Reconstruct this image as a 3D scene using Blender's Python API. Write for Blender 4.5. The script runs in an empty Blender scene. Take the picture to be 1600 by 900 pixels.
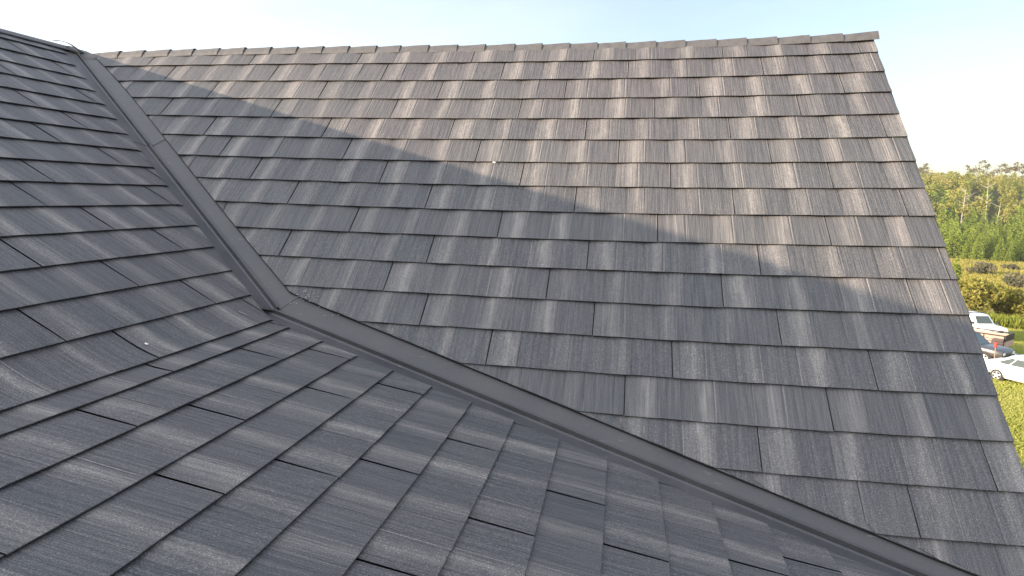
import bpy, math, random
import numpy as np
from mathutils import Vector, Matrix

sc = bpy.context.scene
col = sc.collection
R_ = math.radians
E = 0.32                       # one roofing course in metres
# ------------------------------------------------------------------ camera
PITCH, ROLL, YAW, FOC = 0.1354019, 0.0184698, -0.1675009, 1.0361084
CZ = 8.4
ZOFF = CZ + 2.6052068 * E
CAMP = Vector((14.297886 * E, -21.049450 * E, CZ))
fw = Vector((math.sin(YAW) * math.cos(PITCH), math.cos(YAW) * math.cos(PITCH), -math.sin(PITCH)))
rt = Vector((math.cos(YAW), -math.sin(YAW), 0))
up = rt.cross(fw)
rt2 = rt * math.cos(ROLL) + up * math.sin(ROLL)
up2 = -rt * math.sin(ROLL) + up * math.cos(ROLL)
cd = bpy.data.cameras.new('camera')
cam = bpy.data.objects.new('camera', cd)
col.objects.link(cam)
M = Matrix((rt2, up2, -fw)).transposed().to_4x4()
M.translation = CAMP
cam.matrix_world = M
cd.sensor_width = 36
cd.lens = 36 * FOC * 1000 / 1600
cd.clip_start = 0.05
cd.clip_end = 3000
sc.camera = cam
# ------------------------------------------------------------------ sky and sun
SUN_A = 0.5
ts = Vector((-1, -SUN_A, 0.274)).normalized()
EL = math.asin(ts.z)
AZ = math.atan2(ts.x, ts.y)
w = bpy.data.worlds.new('World')
sc.world = w
w.use_nodes = True
nt = w.node_tree
bg = nt.nodes['Background']
sky = nt.nodes.new('ShaderNodeTexSky')
sky.sky_type = 'NISHITA'
sky.sun_disc = False
sky.sun_elevation = EL
sky.sun_rotation = AZ
sky.air_density = 1.0
sky.dust_density = 1.6
sky.ozone_density = 1.0
tc = nt.nodes.new('ShaderNodeTexCoord')
mp = nt.nodes.new('ShaderNodeMapping')
mp.inputs['Scale'].default_value = (1.0, 1.0, 3.5)
nz = nt.nodes.new('ShaderNodeTexNoise')
nz.inputs['Scale'].default_value = 1.6
nz.inputs['Detail'].default_value = 6
nz.inputs['Roughness'].default_value = 0.55
rp = nt.nodes.new('ShaderNodeValToRGB')
rp.color_ramp.elements[0].position = 0.36
rp.color_ramp.elements[0].color = (0.38, 0.38, 0.38, 1)
rp.color_ramp.elements[1].position = 0.72
rp.color_ramp.elements[1].color = (0.72, 0.72, 0.72, 1)
mx = nt.nodes.new('ShaderNodeMix')
mx.data_type = 'RGBA'
mx.inputs[7].default_value = (9.5, 9.9, 10.6, 1)       # thin bright veil of high cloud
nt.links.new(tc.outputs['Generated'], mp.inputs[0])
nt.links.new(mp.outputs[0], nz.inputs['Vector'])
nt.links.new(nz.outputs['Fac'], rp.inputs[0])
dt_ = nt.nodes.new('ShaderNodeVectorMath'); dt_.operation = 'DOT_PRODUCT'
dt_.inputs[1].default_value = (-0.45, -0.85, -0.25)           # veil thickened out of view behind the camera, added to light the shaded slopes
nt.links.new(tc.outputs['Generated'], dt_.inputs[0])
mr = nt.nodes.new('ShaderNodeMapRange')
mr.inputs['From Min'].default_value = -0.9; mr.inputs['From Max'].default_value = 0.9
mr.inputs['To Min'].default_value = 0.19; mr.inputs['To Max'].default_value = 1.9
nt.links.new(dt_.outputs['Value'], mr.inputs['Value'])
ml = nt.nodes.new('ShaderNodeMath'); ml.operation = 'MULTIPLY'; ml.use_clamp = True
nt.links.new(rp.outputs[0], ml.inputs[0]); nt.links.new(mr.outputs[0], ml.inputs[1])
nt.links.new(ml.outputs[0], mx.inputs[0])
nt.links.new(sky.outputs[0], mx.inputs[6])
nt.links.new(mx.outputs[2], bg.inputs[0])
bg.inputs[1].default_value = 0.105
sd = bpy.data.lights.new('sun', 'SUN')
sd.energy = 5.0
sd.angle = R_(0.45)
sd.color = (1.0, 0.79, 0.58)
so = bpy.data.objects.new('sun', sd)
col.objects.link(so)
so.rotation_euler = ts.to_track_quat('Z', 'Y').to_euler()
so.location = (-20, -10, 30)
vs = sc.view_settings
vs.view_transform = 'Standard'
vs.look = 'None'
vs.gamma = 1
vs.use_curve_mapping = False
vs.exposure = 1.30
sc.render.engine = 'CYCLES'
sc.cycles.use_denoising = True
sc.cycles.max_bounces = 6
sc.cycles.transparent_max_bounces = 8

rng = np.random.default_rng(7)
random.seed(7)

# ------------------------------------------------------------------ helpers
def link(o, parent=None):
    col.objects.link(o)
    if parent is not None:
        o.parent = parent
        o.matrix_parent_inverse = parent.matrix_basis.inverted() if o.get('_world') else Matrix()
    return o

def mesh_obj(name, verts, faces, mats, parent=None, attrs=None, smooth=False, fm=None, origin=None):
    """verts in world metres; made local to the parent's location (parents are not rotated unless said)"""
    me = bpy.data.meshes.new(name)
    v = np.asarray(verts, dtype=float)
    if origin is not None:
        v = v - np.asarray(origin)
    me.from_pydata([tuple(p) for p in v], [], faces)
    if not isinstance(mats, (list, tuple)):
        mats = [mats]
    for m in mats:
        me.materials.append(m)
    if fm is not None:
        me.polygons.foreach_set('material_index', np.asarray(fm, dtype=np.int32))
    if attrs:
        for k, a in attrs.items():
            a = np.asarray(a, dtype=np.float32)
            if a.ndim == 1:
                at = me.attributes.new(k, 'FLOAT', 'POINT')
                at.data.foreach_set('value', a)
            else:
                at = me.attributes.new(k, 'FLOAT_VECTOR', 'POINT')
                at.data.foreach_set('vector', a.ravel())
    if smooth:
        me.polygons.foreach_set('use_smooth', np.ones(len(me.polygons), dtype=bool))
    me.update()
    o = bpy.data.objects.new(name, me)
    col.objects.link(o)
    if parent is not None:
        o.parent = parent
    return o

def tag(o, label=None, cat=None, group=None, kind=None):
    if label: o['label'] = label
    if cat: o['category'] = cat
    if group: o['group'] = group
    if kind: o['kind'] = kind
    return o

def empty(name, loc=(0, 0, 0), rz=0.0):
    o = bpy.data.objects.new(name, None)
    o.empty_display_size = 0.3
    col.objects.link(o)
    o.location = loc
    o.rotation_euler = (0, 0, rz)
    return o

class MB:
    """collects simple shapes into one mesh"""
    def __init__(s): s.v, s.f = [], []
    def add(s, v, f):
        n = len(s.v)
        s.v += [tuple(p) for p in v]
        s.f += [tuple(i + n for i in q) for q in f]
        return s
    def box(s, x0, x1, y0, y1, z0, z1, bev=0.0):
        if bev <= 0:
            return s.add([(x0,y0,z0),(x1,y0,z0),(x1,y1,z0),(x0,y1,z0),(x0,y0,z1),(x1,y0,z1),(x1,y1,z1),(x0,y1,z1)],
                         [(0,3,2,1),(4,5,6,7),(0,1,5,4),(1,2,6,5),(2,3,7,6),(3,0,4,7)])
        rings = []
        for z, k in ((z0, bev), (z0 + bev, 0), (z1 - bev, 0), (z1, bev)):
            rings.append([(x0+k+bev*.5,y0+k,z),(x1-k-bev*.5,y0+k,z),(x1-k,y0+k+bev*.5,z),(x1-k,y1-k-bev*.5,z),
                          (x1-k-bev*.5,y1-k,z),(x0+k+bev*.5,y1-k,z),(x0+k,y1-k-bev*.5,z),(x0+k,y0+k+bev*.5,z)])
        return s.loft(rings)
    def loft(s, rings, cap=True, closed=True):
        n = len(rings[0])
        v = [p for r in rings for p in r]
        f = []
        for i in range(len(rings) - 1):
            for j in range(n if closed else n - 1):
                k = (j + 1) % n
                f.append((i*n+j, i*n+k, (i+1)*n+k, (i+1)*n+j))
        if cap and closed:
            f.append(tuple(reversed(range(n))))
            f.append(tuple(range((len(rings)-1)*n, len(rings)*n)))
        return s.add(v, f)
    def tube(s, pts, rads, n=8, cap=True):
        if not isinstance(rads, (list, tuple)): rads = [rads] * len(pts)
        pts = [Vector(p) for p in pts]
        rings = []
        for i, p in enumerate(pts):
            d = (pts[min(i+1, len(pts)-1)] - pts[max(i-1, 0)]).normalized()
            a = Vector((0, 0, 1)) if abs(d.z) < .9 else Vector((1, 0, 0))
            u = d.cross(a).normalized(); q = d.cross(u)
            rings.append([tuple(p + (u*math.cos(2*math.pi*k/n) + q*math.sin(2*math.pi*k/n)) * rads[i]) for k in range(n)])
        return s.loft(rings, cap)
    def build(s, name, mat, parent=None, smooth=False):
        return mesh_obj(name, s.v, s.f, mat, parent, smooth=smooth)

# ------------------------------------------------------------------ materials
def new_mat(name):
    m = bpy.data.materials.new(name)
    m.use_nodes = True
    return m, m.node_tree, m.node_tree.nodes['Principled BSDF']

def N(nt, typ, **kw):
    n = nt.nodes.new(typ)
    for k, v in kw.items():
        if k.startswith('i_'):
            n.inputs[int(k[2:]) if k[2:].isdigit() else k[2:].replace('_', ' ')].default_value = v
        else:
            setattr(n, k, v)
    return n

def math_n(nt, op, a, b=None, c=None, clamp=False):
    n = nt.nodes.new('ShaderNodeMath'); n.operation = op; n.use_clamp = clamp
    for i, x in enumerate((a, b, c)):
        if x is None: continue
        if isinstance(x, (int, float)): n.inputs[i].default_value = x
        else: nt.links.new(x, n.inputs[i])
    return n.outputs[0]

def mix_rgb(nt, f, a, b, blend='MIX'):
    n = nt.nodes.new('ShaderNodeMix'); n.data_type = 'RGBA'; n.blend_type = blend
    for i, x in ((0, f), (6, a), (7, b)):
        if isinstance(x, (int, float)): n.inputs[i].default_value = x
        elif isinstance(x, tuple): n.inputs[i].default_value = x + (1,) if len(x) == 3 else x
        else: nt.links.new(x, n.inputs[i])
    return n.outputs[2]

def ramp(nt, x, stops):
    n = nt.nodes.new('ShaderNodeValToRGB')
    el = n.color_ramp.elements
    while len(el) < len(stops): el.new(0.5)
    for e, (p, v) in zip(el, stops):
        e.position = p
        e.color = (v, v, v, 1) if isinstance(v, (int, float)) else tuple(v) + (1,)
    nt.links.new(x, n.inputs[0])
    return n.outputs[0]

def simple(name, colr, rough=0.6, metal=0.0, var=0.12, scale=8.0, bump=0.0, coat=0.0, spec=None):
    m, nt, b = new_mat(name)
    tc = N(nt, 'ShaderNodeTexCoord')
    nz = N(nt, 'ShaderNodeTexNoise', i_Scale=scale, i_Detail=5.0)
    nt.links.new(tc.outputs['Object'], nz.inputs['Vector'])
    c0 = tuple(x * (1 - var) for x in colr); c1 = tuple(min(1, x * (1 + var)) for x in colr)
    nt.links.new(mix_rgb(nt, nz.outputs['Fac'], c0, c1), b.inputs['Base Color'])
    b.inputs['Roughness'].default_value = rough
    b.inputs['Metallic'].default_value = metal
    b.inputs['Coat Weight'].default_value = coat
    if spec is not None: b.inputs['Specular IOR Level'].default_value = spec
    if bump:
        bp = N(nt, 'ShaderNodeBump', i_Strength=bump, i_Distance=0.02)
        nt.links.new(nz.outputs['Fac'], bp.inputs['Height'])
        nt.links.new(bp.outputs[0], b.inputs['Normal'])
    return m

def shingle_mat():
    m, nt, b = new_mat('coated_shingle')
    A = lambda n: N(nt, 'ShaderNodeAttribute', attribute_name=n)
    st, tx, tone, rnd, ty = A('st'), A('tx'), A('tone'), A('rnd'), A('ty')
    def noise(scale3, detail, off=None, rough=0.6):
        mp = N(nt, 'ShaderNodeMapping'); mp.inputs['Scale'].default_value = scale3
        nt.links.new(st.outputs['Vector'], mp.inputs[0])
        n = N(nt, 'ShaderNodeTexNoise', i_Scale=1.0, i_Detail=detail, i_Roughness=rough)
        nt.links.new(mp.outputs[0], n.inputs['Vector'])
        return n.outputs['Fac']
    streak = noise((17, 0.55, 3.7), 3.0)
    fine = noise((30, 0.9, 1.9), 2.0, rough=0.6)
    tco = N(nt, 'ShaderNodeTexCoord')
    bn = N(nt, 'ShaderNodeTexNoise', i_Scale=0.55, i_Detail=2.0)
    nt.links.new(tco.outputs['Object'], bn.inputs['Vector'])
    broad = bn.outputs['Fac']
    grit = noise((55, 55, 2.0), 3.0, rough=0.8)
    warp = noise((0.9, 1.4, 5.0), 2.0)
    # light brushed band inside the pale shakes
    x = math_n(nt, 'ADD', tx.outputs['Fac'], math_n(nt, 'MULTIPLY', math_n(nt, 'SUBTRACT', warp, 0.5), 0.5))
    band = ramp(nt, x, [(0.0, 0.02), (0.24, 0.10), (0.45, 0.42), (0.60, 0.95), (0.72, 0.78), (0.96, 0.12)])
    bandt = math_n(nt, 'MULTIPLY', math_n(nt, 'MULTIPLY_ADD', band, 0.50, 0.06), math_n(nt, 'MULTIPLY', tone.outputs['Fac'], math_n(nt, 'MULTIPLY_ADD', rnd.outputs['Fac'], 0.85, 0.42)))
    # broken up by streaks
    stc = ramp(nt, streak, [(0.37, 0.0), (0.63, 1.0)])
    fc = ramp(nt, fine, [(0.38, 0.0), (0.62, 1.0)])
    k = math_n(nt, 'MULTIPLY', bandt, math_n(nt, 'MULTIPLY_ADD', stc, 0.34, 0.70))
    k = math_n(nt, 'MULTIPLY_ADD', math_n(nt, 'SUBTRACT', stc, 0.5), 0.15, k)
    k = math_n(nt, 'MULTIPLY_ADD', math_n(nt, 'SUBTRACT', fc, 0.5), 0.13, k)
    edge_l = ramp(nt, tx.outputs['Fac'], [(0.0, 1.0), (0.030, 1.0), (0.045, 0.0)])       # pale line along each pressed groove
    k = math_n(nt, 'ADD', k, math_n(nt, 'MULTIPLY', edge_l, math_n(nt, 'MULTIPLY_ADD', rnd.outputs['Fac'], 0.50, -0.08)))
    k = math_n(nt, 'MULTIPLY_ADD', math_n(nt, 'SUBTRACT', rnd.outputs['Fac'], 0.5), 0.07, k)
    k = math_n(nt, 'ADD', k, 0.16, clamp=True)
    dark_c = mix_rgb(nt, ramp(nt, broad, [(0.38, 0.0), (0.62, 1.0)]), (0.054, 0.058, 0.064), (0.060, 0.058, 0.065))
    c = mix_rgb(nt, k, dark_c, (0.245, 0.224, 0.207))
    sp = ramp(nt, grit, [(0.36, 0.56), (0.5, 0.96), (0.59, 1.3), (0.67, 2.6)])
    c = mix_rgb(nt, 1.0, c, sp, 'MULTIPLY')
    nt.links.new(c, b.inputs['Base Color'])
    b.inputs['Roughness'].default_value = 0.58
    b.inputs['Specular IOR Level'].default_value = 0.38
    h = math_n(nt, 'ADD', math_n(nt, 'MULTIPLY', streak, 0.6), math_n(nt, 'MULTIPLY_ADD', grit, 0.16, math_n(nt, 'MULTIPLY', fine, 0.5)))
    bp = N(nt, 'ShaderNodeBump', i_Strength=0.9, i_Distance=0.011)
    nt.links.new(h, bp.inputs['Height'])
    nt.links.new(bp.outputs[0], b.inputs['Normal'])
    return m

M_SH = shingle_mat()
M_FL = simple('flashing_metal', (0.060, 0.059, 0.062), rough=0.5, var=0.22, scale=3.0, bump=0.12, spec=0.5)
def flashing_mat():
    m, nt, b = new_mat('flashing_metal')
    tc = N(nt, 'ShaderNodeTexCoord')
    def nz_(sc3, det, ro=.6):
        mp = N(nt, 'ShaderNodeMapping'); mp.inputs['Scale'].default_value = sc3
        nt.links.new(tc.outputs['Object'], mp.inputs[0])
        n = N(nt, 'ShaderNodeTexNoise', i_Scale=1.0, i_Detail=det, i_Roughness=ro)
        nt.links.new(mp.outputs[0], n.inputs['Vector']); return n.outputs['Fac']
    stain, scuff, dust, dent = nz_((2.2, 2.2, 2.2), 5), nz_((9, 38, 22), 3), nz_((70, 70, 70), 3, .8), nz_((3.5, 3.5, 3.5), 1)
    c = mix_rgb(nt, ramp(nt, stain, [(.35, 0.), (.65, 1.)]), (.050, .050, .054), (.074, .072, .073))
    c = mix_rgb(nt, ramp(nt, scuff, [(.66, 0.), (.74, .55)]), c, (.17, .165, .16))
    c = mix_rgb(nt, ramp(nt, dust, [(.62, 0.), (.74, .6)]), c, (.14, .135, .13))
    nt.links.new(c, b.inputs['Base Color'])
    nt.links.new(ramp(nt, stain, [(.3, .42), (.7, .62)]), b.inputs['Roughness'])
    bp = N(nt, 'ShaderNodeBump', i_Strength=.35, i_Distance=.012)
    nt.links.new(dent, bp.inputs['Height']); nt.links.new(bp.outputs[0], b.inputs['Normal'])
    return m
M_FL = flashing_mat()
M_CAP = simple('ridge_cap_metal', (0.082, 0.078, 0.077), rough=0.6, var=0.35, scale=14.0, bump=0.35)
M_EDGE_SHADE = simple('folded_edge_gap_shade', (0.016, 0.016, 0.018), rough=0.8)  # near-black fold; shade of the gap under each butt put into the colour
M_DECK = simple('roof_underlay', (0.02, 0.02, 0.022), rough=0.9)
M_WALL = simple('house_siding', (0.45, 0.42, 0.36), rough=0.75)
M_TRIM = simple('dark_trim', (0.035, 0.033, 0.033), rough=0.75, spec=.2)
M_WHITE = simple('white_chip', (0.8, 0.8, 0.78), rough=0.6, var=0.05)

# ------------------------------------------------------------------ the roof: geometry in course units
pR, pL, p3 = 0.77702836, 0.56718311, 0.23927785
t0R, ZU, u0, ub, l0, eU, eL = -3.78611760, -1.94857458, -9.06477685, 6.92706778, 0.61894522, 1.00626211, 0.98800513
cR, sR, cU, sU, c3, s3 = math.cos(pR), math.sin(pR), math.cos(pL), math.sin(pL), math.cos(p3), math.sin(p3)
WARP_R = [-0.0602, -0.1264, -0.028, 0.2647, 0.411, -0.6866, -0.0711, -0.3758, 0.6912, -0.0262, 0.11, -0.1749]
WARP_U = [-0.0184, 0.039, -0.0527, 0.096]
WARP_L = [-0.1339, -0.3254, 0.1738, -0.4179, -0.0264, -0.0552, -0.2274, 0.1515, -0.1346]

def poly(c, s, t, dt):
    r = 0
    for i in range(len(c) // (dt + 1)):
        for j in range(dt + 1):
            r = r + c[i * (dt + 1) + j] * (s / 10) ** i * (t / 10) ** j
    return r

def world(p):
    p = np.asarray(p, dtype=float) * E
    p[..., 2] += ZOFF
    return p

def PR(s, t, h):
    """main slope: s along the ridge, t down the slope, h off the slope"""
    s, t, h = map(np.asarray, np.broadcast_arrays(s, t, h))
    t = t + poly(WARP_R, np.clip(s, -7, 22.2), np.clip(t, -3.8, 12.8), 2)
    return world(np.stack([s, -t * cR - h * sR, -t * sR + h * cR], -1))

BX, BZ = cU * ub, ZU - sU * ub          # the line where the left roof changes pitch
RB = 0.5
def prof(q):
    q = np.asarray(q, dtype=float)
    A = np.array([cU * (ub - RB), ZU - sU * (ub - RB)]); B = np.array([BX, BZ]); C = np.array([BX + c3 * RB, BZ - s3 * RB])
    tau = np.clip((q - (ub - RB)) / (2 * RB), 0, 1)[..., None]
    bez = (1 - tau) ** 2 * A + 2 * tau * (1 - tau) * B + tau ** 2 * C
    d = (1 - tau) * (B - A) + tau * (C - B)
    d = d / np.linalg.norm(d, axis=-1, keepdims=True)
    ex = np.where(q < ub - RB, q - (ub - RB), np.where(q > ub + RB, q - (ub + RB), 0))[..., None]
    p = bez + d * ex
    n = np.stack([-d[..., 1], d[..., 0]], -1)
    return p, n

def PL(v, q, h):
    """left roof: v along the courses (world y), q down the slope"""
    v, q, h = map(np.asarray, np.broadcast_arrays(v, q, h))
    wu = poly(WARP_U, np.clip(v, -11, 3), np.clip(q, -9, 7), 1)
    wl = poly(WARP_L, np.clip(v, -20, -6), np.clip(q - ub, 0.5, 10.5), 2)
    k = np.clip((q - 6.6) / 0.9, 0, 1)
    q2 = q + wu * (1 - k) + wl * k
    p, n = prof(q2)
    p = p + n * h[..., None]
    return world(np.stack([p[..., 0], v, p[..., 1]], -1))

PATT = [(.72, 1), (.67, 0), (.49, 1), (.79, 0), (.61, 1), (.87, 0)]
PLEN = 4.15

def slope_mesh(name, P, rows, smin, smax, lo, hi, parent, seed, thick=0.092, nt_=5, flip=False, edge='min', relief=1.0):
    """rows: (t_head, t_butt, seam). Every course is pressed panels of six shakes with a raised butt edge."""
    r = np.random.default_rng(seed)
    V, F, ST, TX, TO, RN, TY, FM = [], [], [], [], [], [], [], []
    nv = 0
    for ri, (ta, tb, seam) in enumerate(rows):
        s = seam - PLEN * math.ceil((seam - lo) / PLEN)
        pi_ = 0
        while s < hi:
            pj = r.uniform(-.008, .008)      # each panel sits a little differently
            ph = r.uniform(0, .008)
            pr = r.uniform(-.22, .22)
            x = s
            for ti, (wd, tone) in enumerate(PATT):
                xa, xb = x, x + wd
                x = xb
                if xb < lo or xa > hi: continue
                g = 0.026
                last = ti == len(PATT) - 1
                first = ti == 0
                am = (0.036 + r.uniform(-.008, .008)) * relief
                pf = (lambda f: am * f) if tone else (lambda f: am * (1 - f))   # pale shakes rise to the right, dark ones fall
                nd = .012 * relief
                ga, gb = (.006 * relief, pf(1) - nd) if tone else (pf(0) - nd, -.003 * relief)
                sa = [(xa, ga), (xa + g, pf(0) + .001), (xa + wd * .35, pf(.35) + .003), (xa + wd * .7, pf(.7) + .003), (xb - g, pf(1) + .001), (xb, gb)]
                if first: sa[0] = (xa + .024, 0.0) if edge == 'min' else (xa + .003, 0.015)
                if last: sa[-1] = (xb, 0.016) if edge == 'min' else (xb - .019, 0.0)
                jb = r.uniform(-.004, .004) + pj
                jh = r.uniform(-.002, .002) + ph
                rn = min(1, max(0, r.uniform(.12, .88) + pr))
                tf = [0.0] + [i / nt_ for i in range(1, nt_ + 1)]
                # longitudinal stations: (t, base height, groove depth factor)
                sta = []
                for k, q in enumerate(tf):
                    tt = ta - .06 + (tb - ta + .06) * q
                    hh = 0.012 + (thick - 0.012) * (q ** 1.15)
                    sta.append((tt + jb * q, hh + jh * q, 1.0, q))
                L = tb + jb
                sta.append((L + .008, thick + jh - .006, 1.0, 1.0))
                sta.append((L + .004, thick + jh - .034, .6, 1.0))
                sta.append((L - .30, 0.026, 0, 1.0))
                base = nv
                for (tt, hh, gf, q) in sta:
                    tq = min(tt, tb)
                    a, b = smin(tq), smax(tq)
                    for (sx, gh) in sa:
                        c = min(max(sx, a), b)
                        ed = min(c - a if edge != 'max' else 9, b - c if edge == 'max' else 9)
                        pk_ = min(1, .5 + ed * 5)          # cut ends pressed down on to the valley metal
                        if edge == 'min': pk_ = 1
                        V.append((c, tt, (hh + gh * gf * (1 - .75 * q ** 3)) * pk_))
                        ST.append((c + ri * 13.7, tt, ri * 2.31 + seed))
                        TX.append((c - xa) / wd); TO.append(tone); RN.append(rn); TY.append(q)
                        nv += 1
                m = len(sa)
                for i in range(len(sta) - 1):
                    for j in range(m - 1):
                        i0 = base + i * m + j
                        quad = (i0, i0 + m, i0 + m + 1, i0 + 1)
                        ws = [V[z][0] for z in quad]
                        if max(ws) - min(ws) < 1e-6: continue
                        if V[quad[0]][0] == V[quad[3]][0] and V[quad[1]][0] == V[quad[2]][0]: continue
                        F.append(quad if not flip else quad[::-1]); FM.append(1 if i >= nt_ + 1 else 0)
            s += PLEN
            pi_ += 1
    V = np.array(V)
    W = P(V[:, 0], V[:, 1], V[:, 2])
    return mesh_obj(name, W, F, [M_SH, M_EDGE_SHADE], parent, fm=FM, attrs={'st': np.array(ST), 'tx': TX, 'tone': TO, 'rnd': RN, 'ty': TY})

def deck_mesh(name, P, smin, smax, t0, t1, parent, n=24, h=-.02, flip=False):
    ts_ = np.linspace(t0, t1, n * 2)
    V, F = [], []
    for i, t in enumerate(ts_):
        for k in range(n + 1):
            a, b = smin(t), smax(t)
            V.append((a + (b - a) * k / n, t, h))
    for i in range(len(ts_) - 1):
        for k in range(n):
            a = i * (n + 1) + k
            q = (a, a + n + 1, a + n + 2, a + 1)
            F.append(q if not flip else q[::-1])
    V = np.array(V)
    return mesh_obj(name, P(V[:, 0], V[:, 1], V[:, 2]), F, M_DECK, parent)

house = tag(empty('house', (0, 0, 0)), 'house with dark grey brushed metal shake roof, ridge and bent valley', 'house')

W_R = 21.83
def sminR(t): return max(-6.12 + 1.098 * (t + 3.45), 7.78 + 2.77 * (t - 8.17))
seamR = {2: 14.16, 3: 12.21, 4: 15.01, 5: 12.99, 6: 14.0, 7: 11.3, 8: 12.9, 9: 15.1, 10: 13.37, 11: 12.45, 12: 13.63, 13: 15.42, 14: 14.41, 15: 17.1, 16: 19.72, 17: 18.3, 18: 16.5, 1: 13.0, 0: 11.0}
rowsR = [(t0R + k - 1, t0R + k, seamR[k]) for k in range(1, 18)]
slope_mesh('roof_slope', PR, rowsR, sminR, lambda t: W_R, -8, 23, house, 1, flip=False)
deck_mesh('roof_deck', PR, lambda t: max(-7.15 + 1.1006 * (t + 3.72), 5.35 + 2.87 * (t - 7.79)), lambda t: W_R - .05, -3.72, 13.35, house)

def vmaxL(q):
    a = 1.87 - .5505 * (q + 8.11)
    b = -6.56 - .235 * (q - 7.557)
    k = min(max((q - 6.95) / .5, 0), 1)
    return a * (1 - k) + b * k
seamU = {1: -2.2, 2: -.8, 3: .19, 4: -2.98, 5: -.82, 6: -3.94, 7: -3.2, 8: -5.1, 9: -3.88, 10: -3.02, 11: -4.15, 12: -7.36, 13: -6.1, 14: -8.77, 15: -7.42, 16: -10.5}
seamL = {0: -10.8, 1: -8.7, 2: -11.66, 3: -9.54, 4: -12.39, 5: -11.56, 6: -9.8, 7: -12.2, 8: -10.55, 9: -11.68, 10: -8.75, 11: -10.9, 12: -10.2}
VS = -28.0
rowsU = [(u0 + (k - 1) * eU if k > 1 else -8.86, u0 + k * eU, seamU[k]) for k in range(1, 17)]
rowsL = [(rowsU[-1][1], ub + l0, seamL[0])]
for k in range(1, 17):
    rowsL.append((ub + l0 + (k - 1) * eL, ub + l0 + k * eL, seamL.get(k, -9 - (k * 1.7) % 4.1)))
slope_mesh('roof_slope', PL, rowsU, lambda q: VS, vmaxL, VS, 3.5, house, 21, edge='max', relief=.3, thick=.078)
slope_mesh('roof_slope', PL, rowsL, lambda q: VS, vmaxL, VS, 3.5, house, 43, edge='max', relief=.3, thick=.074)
def vrib(q):
    x = (cU * q) if q < ub else BX + c3 * (q - ub)
    z = (ZU - sU * q) if q < ub else BZ - s3 * (q - ub)
    return z / sR * cR                    # y = -t c, z = -t s
deck_mesh('roof_deck', PL, lambda q: VS, lambda q: vrib(q), -8.86, 23.3, house, h=-.11)

# hidden back slopes
def PRb(s, t, h):
    p = PR(np.clip(s, -40, 40), t, h); yr = 3.72 * cR * E
    p = p.copy(); p[..., 1] = 2 * yr - p[..., 1]; return p
def PLb(v, q, h):
    q_ = np.asarray(q, dtype=float)
    p = np.stack([cU * q_ + sU * np.asarray(h), np.broadcast_to(v, q_.shape), ZU - sU * q_ + cU * np.asarray(h)], -1)
    p[..., 0] = 2 * (cU * -8.86) - p[..., 0]
    return world(p)
dk = 0.701 / 0.637
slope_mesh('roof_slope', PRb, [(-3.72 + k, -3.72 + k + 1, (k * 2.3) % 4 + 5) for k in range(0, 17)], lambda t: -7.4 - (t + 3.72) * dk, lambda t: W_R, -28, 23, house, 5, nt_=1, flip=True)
deck_mesh('roof_deck', PRb, lambda t: -7.4 - (t + 3.72) * dk, lambda t: W_R - .05, -3.72, 13.3, house, flip=True)
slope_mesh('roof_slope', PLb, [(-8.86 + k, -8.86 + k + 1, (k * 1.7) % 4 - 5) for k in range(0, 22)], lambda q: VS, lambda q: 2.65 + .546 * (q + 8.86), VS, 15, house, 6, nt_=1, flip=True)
deck_mesh('roof_deck', PLb, lambda q: VS, lambda q: 2.65 + .546 * (q + 8.86), -8.86, 13.2, house, flip=True)

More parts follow.
